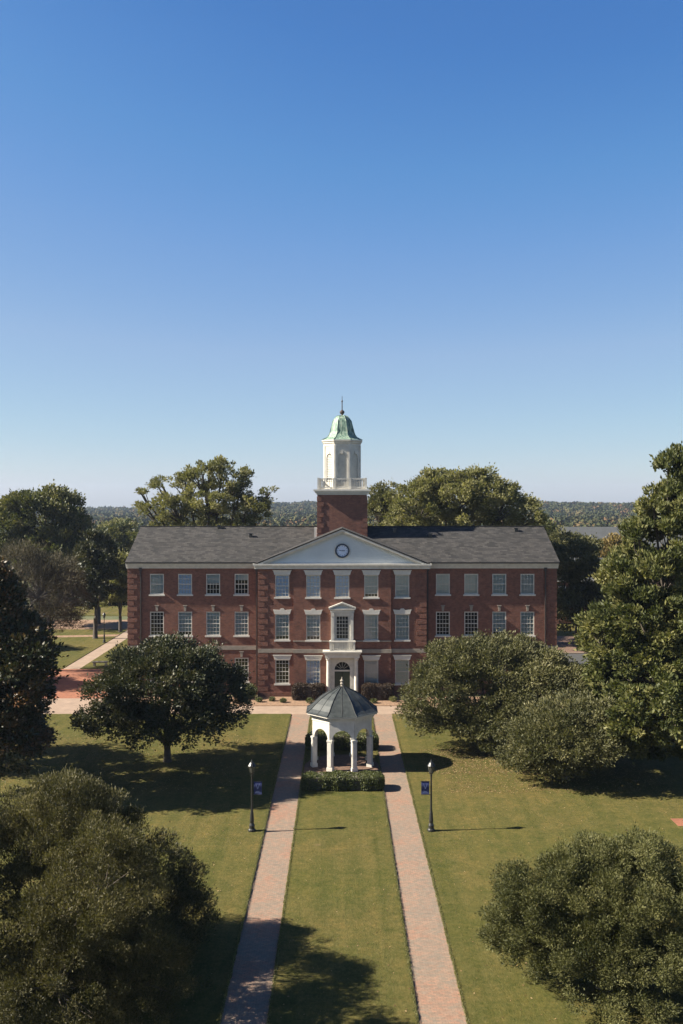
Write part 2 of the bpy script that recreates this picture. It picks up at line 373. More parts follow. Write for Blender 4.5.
def shrub_leaves(name, P, Nrm, mat, leaf, parent=None, **kw):
    n = len(P); D = unit(Nrm*.4 + rng.normal(size=(n,3))*.6 + np.array([0,0,.3])); N = unit(Nrm + rng.normal(size=(n,3))*.5)
    s = rng.uniform(.6,1.3,n)
    return quads_object(name, leaf_quads(P, D, N, leaf[0]*s, leaf[1]*s), rng.normal(.45,.2,n), mat, parent, **kw)
def hedge(name, label, loc, sx, sy, h, mat, n, leaf=(.10,.05), group=None, rnd=.25, cat='hedge'):
    """clipped hedge: rounded box of leaves on stems; sx, sy are half lengths"""
    root = empty(name, loc, label, cat, group)
    p = rng.uniform(-1,1,(n*3,3)); p4 = 6.0
    rr = (np.abs(p)**p4).sum(1)**(1/p4); p = p / rr[:,None] * rng.uniform(.86,1.03,(n*3,1))
    p = p[:n]; nr = unit(np.sign(p)*np.abs(p)**(p4-1) + 1e-6)
    P = p*np.array([sx,sy,h*.5]) + np.array([0,0,h*.5])
    ph = rng.uniform(0,6,4)
    P += nr*(np.sin(P[:,0:1]*3.1+ph[0])*.05 + np.sin(P[:,0:1]*7.7+P[:,1:2]*5+ph[1])*.03)
    P = P[P[:,2] > .02]; nr = nr[:len(P)] if len(nr) > len(P) else nr
    shrub_leaves('foliage', P, nr, M[mat], leaf, root)
    core = MB(); core.box(-sx*.9, sx*.9, -sy*.86, sy*.86, 0.05, h*.9)
    core.build('inner_branches', M['bark'], root)
    return root

# ------------------------------------------------------------------ ground and paving
def smooth(a, b, t): t = np.clip((t-a)/(b-a), 0, 1); return t*t*(3-2*t)
def terrain(x, y):
    d = np.hypot(x*.6, y)
    h = -5.0*smooth(190, 380, d) + 8.5*smooth(600, 1500, d) + 2.5*np.sin(x*.006+1.3)*smooth(300,700,d) + 4.5*np.sin(x*.0042+y*.003+2.2)*smooth(500,1100,d)
    return h
gx = np.concatenate([np.linspace(-1900,-200,18), np.linspace(-170,170,23), np.linspace(200,1900,18)])
gy = np.concatenate([np.linspace(-300,160,8), np.linspace(190,2100,60)])
GX, GY = np.meshgrid(gx, gy); GZ = terrain(GX, GY) - .03
mb = MB(); nx_ = len(gx)
mb.v = [tuple(p) for p in np.stack([GX.ravel(), GY.ravel(), GZ.ravel()], 1).tolist()]
mb.f = [(j*nx_+i, j*nx_+i+1, (j+1)*nx_+i+1, (j+1)*nx_+i) for j in range(len(gy)-1) for i in range(nx_-1)]
mb.build('ground', M['field'], kind='structure')

def ragged(pts, step=.17, amp=.040, sides=None):
    out = []; n = len(pts)
    for i in range(n):
        a = Vector(pts[i]); b_ = Vector(pts[(i+1)%n]); L_ = (b_-a).length; k = max(1, int(L_/step)) if (sides is None or i in sides) else 1
        nn = Vector(((b_-a).y, -(b_-a).x)).normalized()
        for j in range(k):
            q = a.lerp(b_, j/k)
            if j: q = q + nn*random.uniform(-amp, amp)
            out.append((q.x, q.y))
    return out
WL = (-3.98, -2.40); WR = (2.60, 4.22)
def flat(name, x0, x1, y0, y1, z, mat, kind='structure', thick=.05):
    return MB().box(x0,x1,y0,y1,z-thick,z).build(name, M[mat], kind=kind)
flat('walkway', WL[0]-.10, WL[1]+.04, 12, 77.2, .0, 'walk')
flat('walkway', WR[0]-.10, WR[1]+.04, 12, 77.2, .0, 'walk')
flat('front_pavement', -42, 40, 77.2, 80.3, .0, 'concrete')
MB().slab(ragged([(-75,10),(WL[0],10),(WL[0],77.15),(-75,77.15)], sides=(1,2)), -.05, .055).build('lawn', M['grass'], kind='structure')
MB().slab(ragged([(WL[1],10),(WR[0],10),(WR[0],77.15),(WL[1],77.15)], sides=(1,2,3)), -.05, .055).build('lawn', M['grass'], kind='structure')
MB().slab(ragged([(WR[1],10),(75,10),(75,77.15),(WR[1],77.15)], sides=(2,3)), -.05, .055).build('lawn', M['grass'], kind='structure')
# dirt edging cut along the left edges of the walks
# left side plaza, path and lawns
flat('side_pavement', -42, -20.2, 80.3, 83.5, .0, 'concrete')
flat('brick_plaza', -42, -20.6, 83.5, 98.2, .0, 'plaza')
flat('lawn', -75, -42, 77.2, 98.2, .05, 'grass')
flat('lawn', -75, -28.75, 98.2, 128.5, .05, 'grass')
flat('lawn', -26.95, 19, 98.2, 128.5, .05, 'grass')
flat('garden_path', -28.75, -26.95, 98.2, 150, .0, 'concrete')
MB().slab([(-60,117.6),(-28.7,121.8),(-28.7,123.6),(-60,119.0)], .0, .058).build('garden_path', M['straw'], kind='structure')
flat('leaf_bed', -75, -28.75, 128.5, 139, .03, 'straw')
flat('leaf_bed', -26.95, 19, 128.5, 139, .03, 'straw')
flat('lawn', -75, 60, 144, 158, .03, 'grass_dry')
flat('mulch_bed', -19.5, -1.7, 80.3, 84.0, .04, 'straw')
flat('mulch_bed', 2.1, 19.9, 80.3, 84.0, .04, 'straw')
flat('door_pavement', -1.7, 2.1, 80.3, 84.0, .0, 'concrete')
# right side
flat('lawn', 20.5, 75, 80.3, 99, .05, 'grass')
flat('road', 19.6, 75, 99.3, 108, .0, 'asphalt')
MB().box(19.6,75,99.0,99.28,-.05,.14).build('kerb', M['concrete'], kind='structure')
MB().box(19.6,75,108.0,108.28,-.05,.14).build('kerb', M['concrete'], kind='structure')
flat('leaf_bed', 19.6, 75, 108.3, 122, .05, 'mulch')
flat('lawn', 19.6, 60, 122, 140, .05, 'grass')
flat('brick_path', 18.0, 22.0, 50.3, 51.5, .062, 'plaza')
MB().slab([(0.13+2.55*math.cos(a)*1.0, 61.2+3.4*math.sin(a)) for a in np.linspace(0,2*math.pi,40,endpoint=False)], .0, .062).build('mulch_bed', M['mulch'], kind='structure')

# ------------------------------------------------------------------ THE BUILDING
B = empty('campus_building', (0.2, 84.2, 0), 'long red brick three storey hall with white pediment, clock and copper domed cupola', 'building')
WW = 1.25; YW = 1.0; HC = 7.45; HW = 19.25; EV = 11.45
def wall_holes(mb, x0, x1, z0, z1, y, holes, depth=.22):
    xs = sorted({x0,x1,*[h[0] for h in holes],*[h[1] for h in holes]}); zs = sorted({z0,z1,*[h[2] for h in holes],*[h[3] for h in holes]})
    for a, b_ in zip(xs, xs[1:]):
        for c, d in zip(zs, zs[1:]):
            mx_, mz_ = (a+b_)/2, (c+d)/2
            if any(h[0] < mx_ < h[1] and h[2] < mz_ < h[3] for h in holes): continue
            mb.quad((a,y,c),(b_,y,c),(b_,y,d),(a,y,d))
    for a, b_, c, d in holes:
        e = y + depth
        mb.quad((a,y,c),(a,e,c),(b_,e,c),(b_,y,c)); mb.quad((a,y,d),(b_,y,d),(b_,e,d),(a,e,d))
        mb.quad((a,y,c),(a,y,d),(a,e,d),(a,e,c)); mb.quad((b_,y,c),(b_,e,c),(b_,e,d),(b_,y,d))
wcols = [9.05, 11.6, 14.12, 16.65]
FL = {'g': (1.15,3.3), 'w2': (5.3,7.45), 'w3': (9.0,10.85), 'c2': (5.05,7.35), 'c3': (8.85,10.85)}
wins = []   # x, y plane, zb, zt, blind fraction, blind mat, lintel kind
fr = {(-1,3):[(1,'g'),(1,'b'),(.45,'g'),(.3,'g')], (-1,2):[(0,'g'),(.85,'g'),(1,'g'),(1,'p')], (1,3):[(1,'g'),(1,'g'),(1,'g'),(1,'p')], (1,2):[(0,'g'),(0,'g'),(.85,'g'),(1,'g')],
      (-1,1):[(.6,'g'),(1,'g'),(.3,'g'),(0,'g')], (1,1):[(1,'g'),(.5,'g'),(1,'g'),(0,'g')]}
for s in (-1, 1):
    for i, c in enumerate(wcols):
        j = 3-i if s < 0 else i
        for fl, key, lk in ((1,'g','key'),(2,'w2','key'),(3,'w3','none')):
            bf, bm = fr[(s,fl)][j]; wins.append((s*c, YW, *FL[key], bf, bm, lk, s))
for x, i in ((-5.33,0),(-2.57,1),(0,2),(2.57,3),(5.33,4)):
    y = 0 if abs(x) > 4 else -.2
    wins.append((x, y, *FL['c3'], [1,1,1,.85,1][i], ['b','b','b','g','g'][i], 'flat', 0))
    if i != 2:
        wins.append((x, y, *FL['c2'], [.88,.88,0,1,1][i], 'g', 'swag', 0))
        wins.append((x, y, *FL['g'], [0,1,0,1,1][i], ['g','b','g','p','g'][i], 'flat', 0))
def holes_for(f): return [(w[0]-WW/2, w[0]+WW/2, w[2], w[3]) for w in wins if f(w)]
mb = MB()
for s in (-1,1):
    x0, x1 = (-HW,-HC) if s < 0 else (HC,HW)
    wall_holes(mb, x0, x1, 0, 11.8, YW, holes_for(lambda w: w[7] == s))
mb.quad((-HW,YW,0),(-HW,YW,11.8),(-HW,13.6,11.8),(-HW,13.6,0)); mb.quad((HW,YW,0),(HW,13.6,0),(HW,13.6,11.8),(HW,YW,11.8))
for s in (-1,1): mb.add([(s*HW,YW,11.8),(s*HW,13.6,11.8),(s*HW,7.3,14.65)], [(0,1,2)])
mb.quad((HW,13.6,0),(-HW,13.6,0),(-HW,13.6,11.8),(HW,13.6,11.8))
mb.build('wing_wall', M['brick'], B)
mb = MB()
for x0, x1 in ((-HC,-4.32),(4.32,HC)): wall_holes(mb, x0, x1, 0, 11.8, 0, holes_for(lambda w: w[7]==0 and x0 < w[0] < x1))
wall_holes(mb, -4.32, 4.32, 0, 11.8, -.2, holes_for(lambda w: w[7]==0 and abs(w[0]) < 4.3) + [(-.58,.58,5.15,7.25), (-.8,.8,0,3.3)])
for s in (-1,1):
    mb.quad((s*4.32,-.2,0),(s*4.32,0,0),(s*4.32,0,11.8),(s*4.32,-.2,11.8))
    mb.quad((s*HC,0,0),(s*HC,YW,0),(s*HC,YW,11.8),(s*HC,0,11.8))
mb.build('centre_wall', M['brick'], B)
# floors inside keep the rooms dark
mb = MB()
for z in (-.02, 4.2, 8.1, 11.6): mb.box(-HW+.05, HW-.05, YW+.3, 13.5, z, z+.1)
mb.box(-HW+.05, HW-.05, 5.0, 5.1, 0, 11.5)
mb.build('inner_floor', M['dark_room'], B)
# windows
cache = {}
def cached(key, fn):
    if key not in cache: cache[key] = fn()
    return cache[key]
def inst(name, me, parent, loc=(0,0,0)):
    o = bpy.data.objects.new(name, me); o.location = loc; return link(o, parent)
def frame_mesh(h, rows):
    m_ = MB(); w = WW/2; t = .085
    m_.box(-w,-w+t,.03,.13,0,h); m_.box(w-t,w,.03,.13,0,h); m_.box(-w+t,w-t,.03,.13,h-t,h); m_.box(-w+t,w-t,.03,.13,0,t)
    m_.box(-w+t,w-t,.05,.11,h/2-.035,h/2+.035)
    for k in range(1,4): x = -w+t+(WW-2*t)*k/4; m_.box(x-.017,x+.017,.06,.10,t,h-t)
    for k in range(1,rows):
        if k*2 == rows: continue
        z = h*k/rows; m_.box(-w+t,w-t,.063,.097,z-.017,z+.017)
    return m_.mesh('window', M['white'])
for x, y, zb, zt, bf, bm, lk, s in wins:
    h = zt - zb; rows = 6 if h > 1.95 else 4
    w_ = inst('window', cached(('f',h,rows), lambda: frame_mesh(h,rows)), B, (x,y,zb))
    inst('pane', cached(('p',h), lambda: MB().quad((-.54,.09,.09),(.54,.09,.09),(.54,.09,h-.09),(-.54,.09,h-.09)).mesh('pane', M['glass'])), w_)
    inst('sill', cached(('s',), lambda: MB().box(-WW/2-.1,WW/2+.1,-.09,.12,-.13,0.0).mesh('sill', M['white'])), w_)
    if bf > 0:
        def bl():
            m_ = MB(); n = int(h*bf/.08)
            m_.box(-.56,.56,.17,.19, h-.05-(h-.1)*bf, h-.05); 
            return m_.mesh('blind', M[{'g':'blind_grey','b':'blind_sky','p':'blind_pale'}[bm]])
        inst('blind', cached(('b',h,bf,bm), bl), w_)
    if lk == 'key':
        inst('keystone', cached(('k',), lambda: MB().prism([(-.09,.06),(.09,.06),(.13,.52),(-.13,.52)],-.06,.05).box(-.19,.19,-.09,.02,.52,.58).mesh('keystone', M['stone'])), w_, (0,0,h))
    elif lk == 'flat':
        inst('lintel', cached(('l',), lambda: MB().prism([(-WW/2-.06,0),(WW/2+.06,0),(WW/2+.17,.36),(-WW/2-.17,.36)],-.07,.05).box(-.84,.84,-.11,.03,.36,.42).mesh('lintel', M['white'])), w_, (0,0,h))
    elif lk == 'swag':
        inst('lintel', cached(('sw',), lambda: MB().prism([(-WW/2-.06,0),(WW/2+.06,0),(WW/2+.14,.28),(WW/2+.2,.40),(.24,.36),(.13,.50),(-.13,.50),(-.24,.36),(-WW/2-.2,.40),(-WW/2-.14,.28)],-.08,.05).mesh('lintel', M['white'])), w_, (0,0,h))
# belt courses, water table
for s in (-1,1):
    for a, b_, y0, y1, z0, z1 in ((HC,HW+.03,YW-.05,YW+.05,4.02,4.38),(4.32,HC+.04,-.06,.05,3.92,4.26),(1.35,4.36,-.26,-.15,3.92,4.26)):
        MB().box(*sorted((s*a,s*b_)),y0,y1,z0,z1).build('belt_course', M['stone'], B)
    MB().box(*sorted((s*1.2,s*4.36)),-.25,-.15,4.93,5.02).build('sill_course', M['stone'], B)
    for a, b_, y0, y1 in ((HC+.07,HW+.06,YW-.08,YW-.003),(4.32,HC+.07,-.08,-.003),(1.5,4.4,-.28,-.203)):
        MB().box(*sorted((s*a,s*b_)),y0,y1,0,.42).build('water_table', M['brick'], B)
# quoins
for xc, sgn, yf in ((-HC,1,0),(HC,-1,0),(-HW,1,YW),(HW,-1,YW)):
    mb = MB(); z = .5; k = 0
    mb.box(*sorted((xc - sgn*.02, xc + sgn*.4)), yf-.02, yf+.3, .45, 11.3)
    while z < 11.2:
        w = .85 if k % 2 == 0 else .55
        if not 3.7 < z+.2 < 4.4:
            a, b_ = sorted((xc - sgn*.045, xc + sgn*w)); mb.box(a, b_, yf-.05, yf+.4, z, z+.38)
        z += .50; k += 1
    mb.build('quoin', M['brick'], B)
# cornices and roofs
for s in (-1,1):
    mb = MB(); a, b_ = sorted((s*(HW+.14), s*(HC+.05)))
    mb.box(a,b_,YW-.12,YW+.1,11.35,11.55); mb.box(a,b_,YW-.28,YW+.1,11.55,11.72); mb.box(a,b_,YW-.42,YW+.1,11.72,11.9)
    mb.build('cornice', M['white'], B)
    mb = MB(); mb.box(a,b_,13.5,13.95,11.5,11.9); mb.build('cornice', M['white'], B)
def slope_slab(mb, x0, x1, ya, za, yb, zb, t=.12):
    mb.add([(x0,ya,za),(x1,ya,za),(x1,yb,zb),(x0,yb,zb),(x0,ya,za-t),(x1,ya,za-t),(x1,yb,zb-t),(x0,yb,zb-t)],
           [(0,1,2,3),(7,6,5,4),(0,4,5,1),(1,5,6,2),(2,6,7,3),(3,7,4,0)])
mb = MB(); slope_slab(mb,-HW-.15,HW+.2,YW-.5,11.93,7.3,14.95); slope_slab(mb,-HW-.15,HW+.2,14.1,11.93,7.3,14.95)
mb.box(-HW-.15,HW+.25,7.18,7.42,14.93,15.0)
RF = mb.build('roof', M['shingle'], B)
for vx, vy in ((-8.6,5.2),(8.3,5.2),(-11.8,6.9),(16.6,6.3),(5.0,6.2)):
    z = 11.93 + (vy-.5)*3.02/6.8
    MB().box(vx-.14,vx+.14,vy-.14,vy+.14,z-.05,z+.28).box(vx-.2,vx+.2,vy-.2,vy+.2,z+.28,z+.34).build('roof_vent', M['dark_metal'], RF)
mb = MB(); sl_ = .405; AP = 15.0
for s in (-1,1):
    mb.add([(0,-.45,AP),(s*7.85,-.45,AP-sl_*7.85),(s*7.85,7.3,AP-sl_*7.85),(0,7.3,AP),(0,-.45,AP-.12),(s*7.85,-.45,AP-.12-sl_*7.85),(s*7.85,7.3,AP-.12-sl_*7.85),(0,7.3,AP-.12)],
           [(0,1,2,3),(7,6,5,4),(0,4,5,1),(1,5,6,2),(3,2,6,7)])
mb.build('centre_roof', M['shingle'], B)
PD = MB().prism([(-7.3,11.85),(7.3,11.85),(0,14.75)], -.02, .1).build('pediment', M['tymp'], B)
mb = MB()
for s in (-1,1):
    for yf, t0, t1 in ((-.42,.13,.30),(-.26,.30,.46)):
        q = [(0,AP-t0),(0,AP-t1),(s*7.8,AP-t1-sl_*7.8),(s*7.8,AP-t0-sl_*7.8)]
        if s < 0: q = q[::-1]
        mb.prism(q, yf, .0)
mb.build('rake_cornice', M['white'], PD)
MB().box(-7.75,7.75,-.27,.0,11.38,11.55).box(-7.82,7.82,-.34,.0,11.55,11.70).box(-7.9,7.9,-.46,.0,11.70,11.84).build('cornice', M['white'], PD)
# clock
cm = Matrix.Translation((0,-.02,12.98)) @ Matrix.Rotation(R(90),4,'X')
def cmb(): k = MB(); k.m = cm; return k
CK = cmb().lathe([(.52,0),(.62,.02),(.62,.10),(.50,.10)],40,cap=False).build('clock', M['clock_dark'], B)
cmb().lathe([(.66,0),(.72,.05),(.66,.06)],40,cap=False).build('clock_surround', M['white'], CK)
cmb().lathe([(.51,0),(.51,.05)],40).build('clock_face', M['clock_face'], CK)
k = cmb()
for i in range(12):
    a = R(30*i); k.m = cm @ Matrix.Rotation(a,4,'Z'); k.box(-.018,.018,.38,.47,.05,.06)
k.build('hour_mark', M['clock_dark'], CK)
k = cmb(); k.m = cm @ Matrix.Rotation(R(-88),4,'Z'); k.box(-.028,.028,-.06,.24,.062,.075); k.build('hour_hand', M['clock_dark'], CK)
k = cmb(); k.m = cm @ Matrix.Rotation(R(80),4,'Z'); k.box(-.02,.02,-.06,.30,.078,.09); k.build('minute_hand', M['clock_dark'], CK)
# portico
PT = MB(); PT.arch(-1.32,1.32,0,3.75,0,.68,2.5,-.5,-.21)
PT = PT.build('portico', M['white'], B)
MB().box(-1.52,1.52,-1.1,-.2,3.62,3.95).box(-1.62,1.62,-1.22,-.2,3.95,4.10).box(-1.72,1.72,-1.32,-.2,4.10,4.22).build('entablature', M['white'], PT)
for x in (-1.22,1.22):
    MB().lathe([(.24,.0),(.24,.12),(.19,.16),(.185,1.2),(.155,3.36),(.19,3.40),(.22,3.50),(.22,3.62)],16,cx=x,cy=-.88).build('column', M['white'], PT)
    a, b_ = sorted((x-.17, x+.17)); MB().box(a,b_,-.56,-.503,0,3.62).build('pilaster', M['white'], PT)
MB().box(-1.7,1.7,-1.5,-.2,-.05,.15).build('step', M['stone'], PT)
mb = MB().box(-.66,-.02,-.28,-.22,.15,2.3); mb.box(.02,.66,-.28,-.22,.15,2.3)
for x in (-.34,.34):
    for z0, z1 in ((.3,.9),(1.05,1.6),(1.72,2.2)): mb.box(x-.22,x+.22,-.30,-.275,z0,z1)
DR = mb.build('door', M['door'], PT)
MB().box(-.07,-.04,-.36,-.28,1.05,1.35).build('handle', M['stone'], DR)
FLT = MB().box(-.68,.68,-.32,-.22,2.3,2.44)
for a in (30,60,90,120,150):
    c_, s_ = math.cos(R(a)), math.sin(R(a)); FLT.tube([(.15*c_,-.26,2.46+.15*s_),(.66*c_,-.26,2.5+.66*s_)],.015,4)
FLT.build('fanlight', M['white'], PT)
MB().box(-.8,.8,-.15,-.1,0,3.25).build('door_recess', M['dark_room'], PT)
# balcony and aedicule window
BL = MB().box(-1.12,-.96,-1.05,-.9,4.22,5.05).box(.96,1.12,-1.05,-.9,4.22,5.05).box(-1.18,1.18,-1.08,-.86,5.0,5.09).box(-.96,.96,-1.03,-.92,4.22,4.32)
for s in (-1,1): BL.box(*sorted((s*1.12,s*1.0)),-.9,-.2,4.98,5.07)
for i in range(13):
    x = -.88 + i*.1467; BL.lathe([(.03,4.32),(.045,4.5),(.025,4.7),(.03,5.0)],6,cx=x,cy=-.97)
BL.build('balcony', M['white'], B)
AE = MB().box(-1.0,-.60,-.42,-.202,4.25,7.55).box(.60,1.0,-.42,-.202,4.25,7.55).box(-.60,.60,-.38,-.202,7.25,7.55).box(-.60,.60,-.38,-.202,4.25,5.15)
AE.box(-1.06,1.06,-.50,-.202,7.55,7.80).box(-1.16,1.16,-.62,-.202,7.80,7.90)
AE.prism([(-1.05,7.9),(1.05,7.9),(0,8.30)],-.42,-.202)
for s in (-1,1):
    q = [(0,8.46),(0,8.34),(s*1.2,7.88),(s*1.2,8.0)]
    if s < 0: q = q[::-1]
    AE.prism(q,-.64,-.202)
for x in (-.86,.86): AE.box(x-.11,x+.11,-.50,-.42,4.3,7.2).box(x-.15,x+.15,-.54,-.42,7.2,7.5).box(x-.15,x+.15,-.54,-.42,4.25,4.45)
AE = AE.build('window_surround', M['white'], B)
m_ = MB().box(-.58,-.5,-.3,-.2,5.15,7.25).box(.5,.58,-.3,-.2,5.15,7.25).box(-.5,.5,-.3,-.2,5.15,5.23).box(-.5,.5,-.3,-.2,7.17,7.25)
for k in range(1,4): m_.box(-.5+k*.25-.017,-.5+k*.25+.017,-.27,-.22,5.23,7.17)
for k in range(1,6): z = 5.23+1.94*k/6; m_.box(-.5,.5,-.268,-.222,z-.018,z+.018)
CW = m_.build('window', M['white'], B)
MB().quad((-.5,-.24,5.23),(.5,-.24,5.23),(.5,-.24,7.17),(-.5,-.24,7.17)).build('pane', M['glass'], CW)
# downspouts
for x, y in ((-HC-.22,YW-.08),(HC+.22,YW-.08),(-HW+1.15,YW-.08),(HW-1.0,YW-.08)):
    MB().box(x-.065,x+.065,y-.05,y+.07,.3,11.4).box(x-.13,x+.13,y-.1,y+.07,11.1,11.42).build('downspout', M['pipe'], B)
# tower
TY0, TY1, TC = 4.8, 9.44, 7.12
TW = MB().box(-2.32,2.32,TY0,TY1,11.9,18.05).build('tower', M['brick'], B)
for sx in (-1,1):
    mb = MB().box(*sorted((sx*2.335, sx*2.1)), TY0-.02, TY0+.3, 13.8, 17.9)
    z = 13.9; k = 0
    while z < 17.6:
        w = .6 if k % 2 == 0 else .38; a, b_ = sorted((sx*2.37, sx*(2.32-w))); mb.box(a,b_,TY0-.05,TY0+.4,z,z+.4); z += .5; k += 1
    mb.build('quoin', M['brick'], TW)
MB().box(-2.4,2.4,TY0-.08,TY1+.08,17.98,18.15).box(-2.55,2.55,TY0-.23,TY1+.23,18.15,18.32).box(-2.68,2.68,TY0-.36,TY1+.36,18.32,18.48).build('cornice', M['white'], TW)
mb = MB().box(-2.3,2.3,TY0+.02,TY1-.02,18.48,18.56)
for x in (-2.22,-.74,.74,2.22):
    for y in (TY0+.1, TY1-.1): mb.box(x-.1,x+.1,y-.1,y+.1,18.5,19.58)
for y in (TC-.77,TC+.77):
    for x in (-2.22,2.22): mb.box(x-.1,x+.1,y-.1,y+.1,18.5,19.58)
for y in (TY0+.1, TY1-.1): mb.box(-2.22,2.22,y-.05,y+.05,19.42,19.53).box(-2.22,2.22,y-.04,y+.04,18.62,18.72)
for x in (-2.22,2.22): mb.box(x-.05,x+.05,TY0+.1,TY1-.1,19.42,19.53).box(x-.04,x+.04,TY0+.1,TY1-.1,18.62,18.72)
for i in range(28):
    t_ = -2.12 + i*.157
    for y in (TY0+.1, TY1-.1): mb.box(t_-.03,t_+.03,y-.03,y+.03,18.7,19.43)
    for x in (-2.22,2.22): mb.box(x-.03,x+.03,TC+t_-.03,TC+t_+.03,18.7,19.43)
mb.build('railing', M['white'], TW)
MB().box(-2.62,-2.33,TY0+.1,TY0+.5,13.4,14.9).build('flashing', M['white'], TW)
ap = 1.72; side = ap*2*math.tan(R(22.5))
CP = MB()
for i in range(8):
    CP.m = Matrix.Translation((0,TC,0)) @ Matrix.Rotation(R(45*i),4,'Z')
    h2 = side/2
    CP.arch(-h2,h2,19.2,22.7,0,.40,21.5,-ap,-ap+.18); CP.box(-h2,h2,-ap,-ap+.18,18.5,19.2)
    CP.box(-h2-.02,-h2+.14,-ap-.07,-ap,18.6,22.7); CP.box(h2-.14,h2+.02,-ap-.07,-ap,18.6,22.7)
    CP.prism([(-.07,21.86),(.07,21.86),(.1,22.15),(-.1,22.15)],-ap-.06,-ap)
    CP.box(-h2,h2,-ap-.05,-ap,18.5,18.8)
CP.m = Matrix.Identity(4)
CP = CP.build('cupola', M['white'], B)
LV = MB()
for i in range(8):
    LV.m = Matrix.Translation((0,TC,0)) @ Matrix.Rotation(R(45*i),4,'Z')
    LV.box(-.42,.42,-ap+.12,-ap+.15,19.2,21.95)
    for k in range(16): LV.box(-.39,.39,-ap+.06,-ap+.12,19.3+k*.16,19.3+k*.16+.07)
LV.build('louver', M['white'], CP)
c8 = 1/math.cos(R(22.5)); oc = R(22.5)
MB().lathe([(x*c8,z) for x,z in ((1.76,22.6),(1.76,22.82),(1.84,22.9),(1.84,22.98),(1.93,23.08),(1.93,23.2))],8,oc,0,TC).build('cornice', M['white'], CP)
DM = MB().lathe([(x*c8,z) for x,z in ((1.92,23.2),(1.70,23.30),(1.42,23.48),(1.22,23.75),(1.09,24.05),(1.04,24.4),(.97,24.75),(.88,25.05),(.74,25.32),(.52,25.52),(.22,25.62))],8,oc,0,TC).build('dome', M['copper'], CP)
rb = MB()
for i in range(8):
    a = oc + R(45*i); pts = [((x*c8+.01)*math.cos(a), TC+(x*c8+.01)*math.sin(a), z+.01) for x,z in ((1.92,23.22),(1.42,23.48),(1.22,23.75),(1.04,24.4),(.88,25.05),(.52,25.52),(.22,25.62))]
    rb.tube(pts,.03,5)
rb.build('seam', M['copper'], DM)
MB().lathe([(.16,25.6),(.1,25.72),(.22,25.85),(.24,25.98),(.15,26.1),(.05,26.16),(.045,26.9),(.09,27.0),(.03,27.1),(.02,27.5)],12,0,0,TC).build('spire', M['pipe'], CP)

# ------------------------------------------------------------------ PAVILION
PV = empty('pavilion', (.13, 62.3, .06), 'white octagonal garden pavilion with arches and dark ribbed metal roof on the centre lawn', 'pavilion')
pa = 1.93; ps = pa*2*math.tan(R(22.5))
MB().lathe([((pa+.22)*c8,-.06),((pa+.22)*c8,.05)],8,oc).build('floor', M['mulch'], PV)
ar = MB()
for i in range(8):
    ar.m = Matrix.Rotation(R(45*i),4,'Z'); h2 = ps/2
    pts0 = 2.0
    ar.arch(-h2+.02,h2-.02,pts0,3.15,0,h2-.17,2.02,-pa,-pa+.16)
ar.m = Matrix.Identity(4)
ar.build('arcade', M['white'], PV)
for i in range(8):
    p = MB(); p.m = Matrix.Rotation(R(45*i+22.5),4,'Z'); q = pa*c8
    p.box(-.16,.16,-q-.02,-q+.26,.05,2.02); p.box(-.2,.2,-q-.06,-q+.3,.05,.28); p.box(-.19,.19,-q-.05,-q+.29,1.92,2.04)
    p.box(-.11,.11,-q-.045,-q-.02,.35,1.85)
    p.build('post', M['white'], PV)
MB().lathe([((pa-.1)*c8,3.10),((pa+.03)*c8,3.10),((pa+.03)*c8,3.30),((pa+.16)*c8,3.34),((pa+.16)*c8,3.44),((pa+.34)*c8,3.50),((pa+.34)*c8,3.60)],8,oc,cap=False).build('fascia', M['white'], PV)
prof = [(pa+.40,3.60),(pa+.26,3.66),(pa+.04,3.82),(pa-.25,4.12),(pa-.60,4.43),(pa-1.05,4.74),(pa-1.5,4.97),(.14,5.14)]
PR = MB().lathe([(x*c8,z) for x,z in prof],8,oc).build('roof', M['pav_roof'], PV)
rb = MB()
for i in range(8):
    a = oc + R(45*i); rb.tube([(x*c8*math.cos(a), x*c8*math.sin(a), z+.015) for x,z in prof],.022,5)
    a = R(45*i); rb.tube([(x*math.cos(a), x*math.sin(a), z+.01) for x,z in prof],.014,4)
rb.build('seam', M['dark_metal'], PR)
MB().lathe([(.14,5.08),(.07,5.2),(.12,5.3),(.08,5.4),(.13,5.5),(.05,5.6),(.02,5.75)],10).build('finial', M['stone'], PV)

# ------------------------------------------------------------------ LAMPS
def make_lamp(loc, label, group):
    r = empty('street_lamp', loc, label, 'street lamp', group)
    MB().lathe([(.20,0),(.20,.08),(.14,.14),(.15,.30),(.10,.42),(.115,.55),(.085,.95),(.065,1.05),(.055,1.2),(.042,2.85),(.06,2.9),(.05,2.98)],12).build('post', M['dark_metal'], r)
    MB().lathe([(.05,2.98),(.11,3.03),(.13,3.06)],8,cap=False).build('lamp_base', M['dark_metal'], r)
    MB().lathe([(.10,3.05),(.17,3.42)],8,cap=False).build('lamp_glass', M['lampglass'], r)
    h = MB()
    for i in range(8):
        a = R(45*i); h.tube([(.10*math.cos(a),.10*math.sin(a),3.05),(.175*math.cos(a),.175*math.sin(a),3.42)],.009,4)
    h.lathe([(.22,3.42),(.20,3.46),(.10,3.60),(.05,3.64),(.04,3.68),(.02,3.75)],10)
    h.build('lamp_cap', M['dark_metal'], r)
    return r
m, nt, b = newmat('frosted_lamp_glass'); b.inputs['Base Color'].default_value=(.12,.115,.10,1); b.inputs['Roughness'].default_value=.25; b.inputs['Transmission Weight'].default_value=.4
M['lampglass'] = m
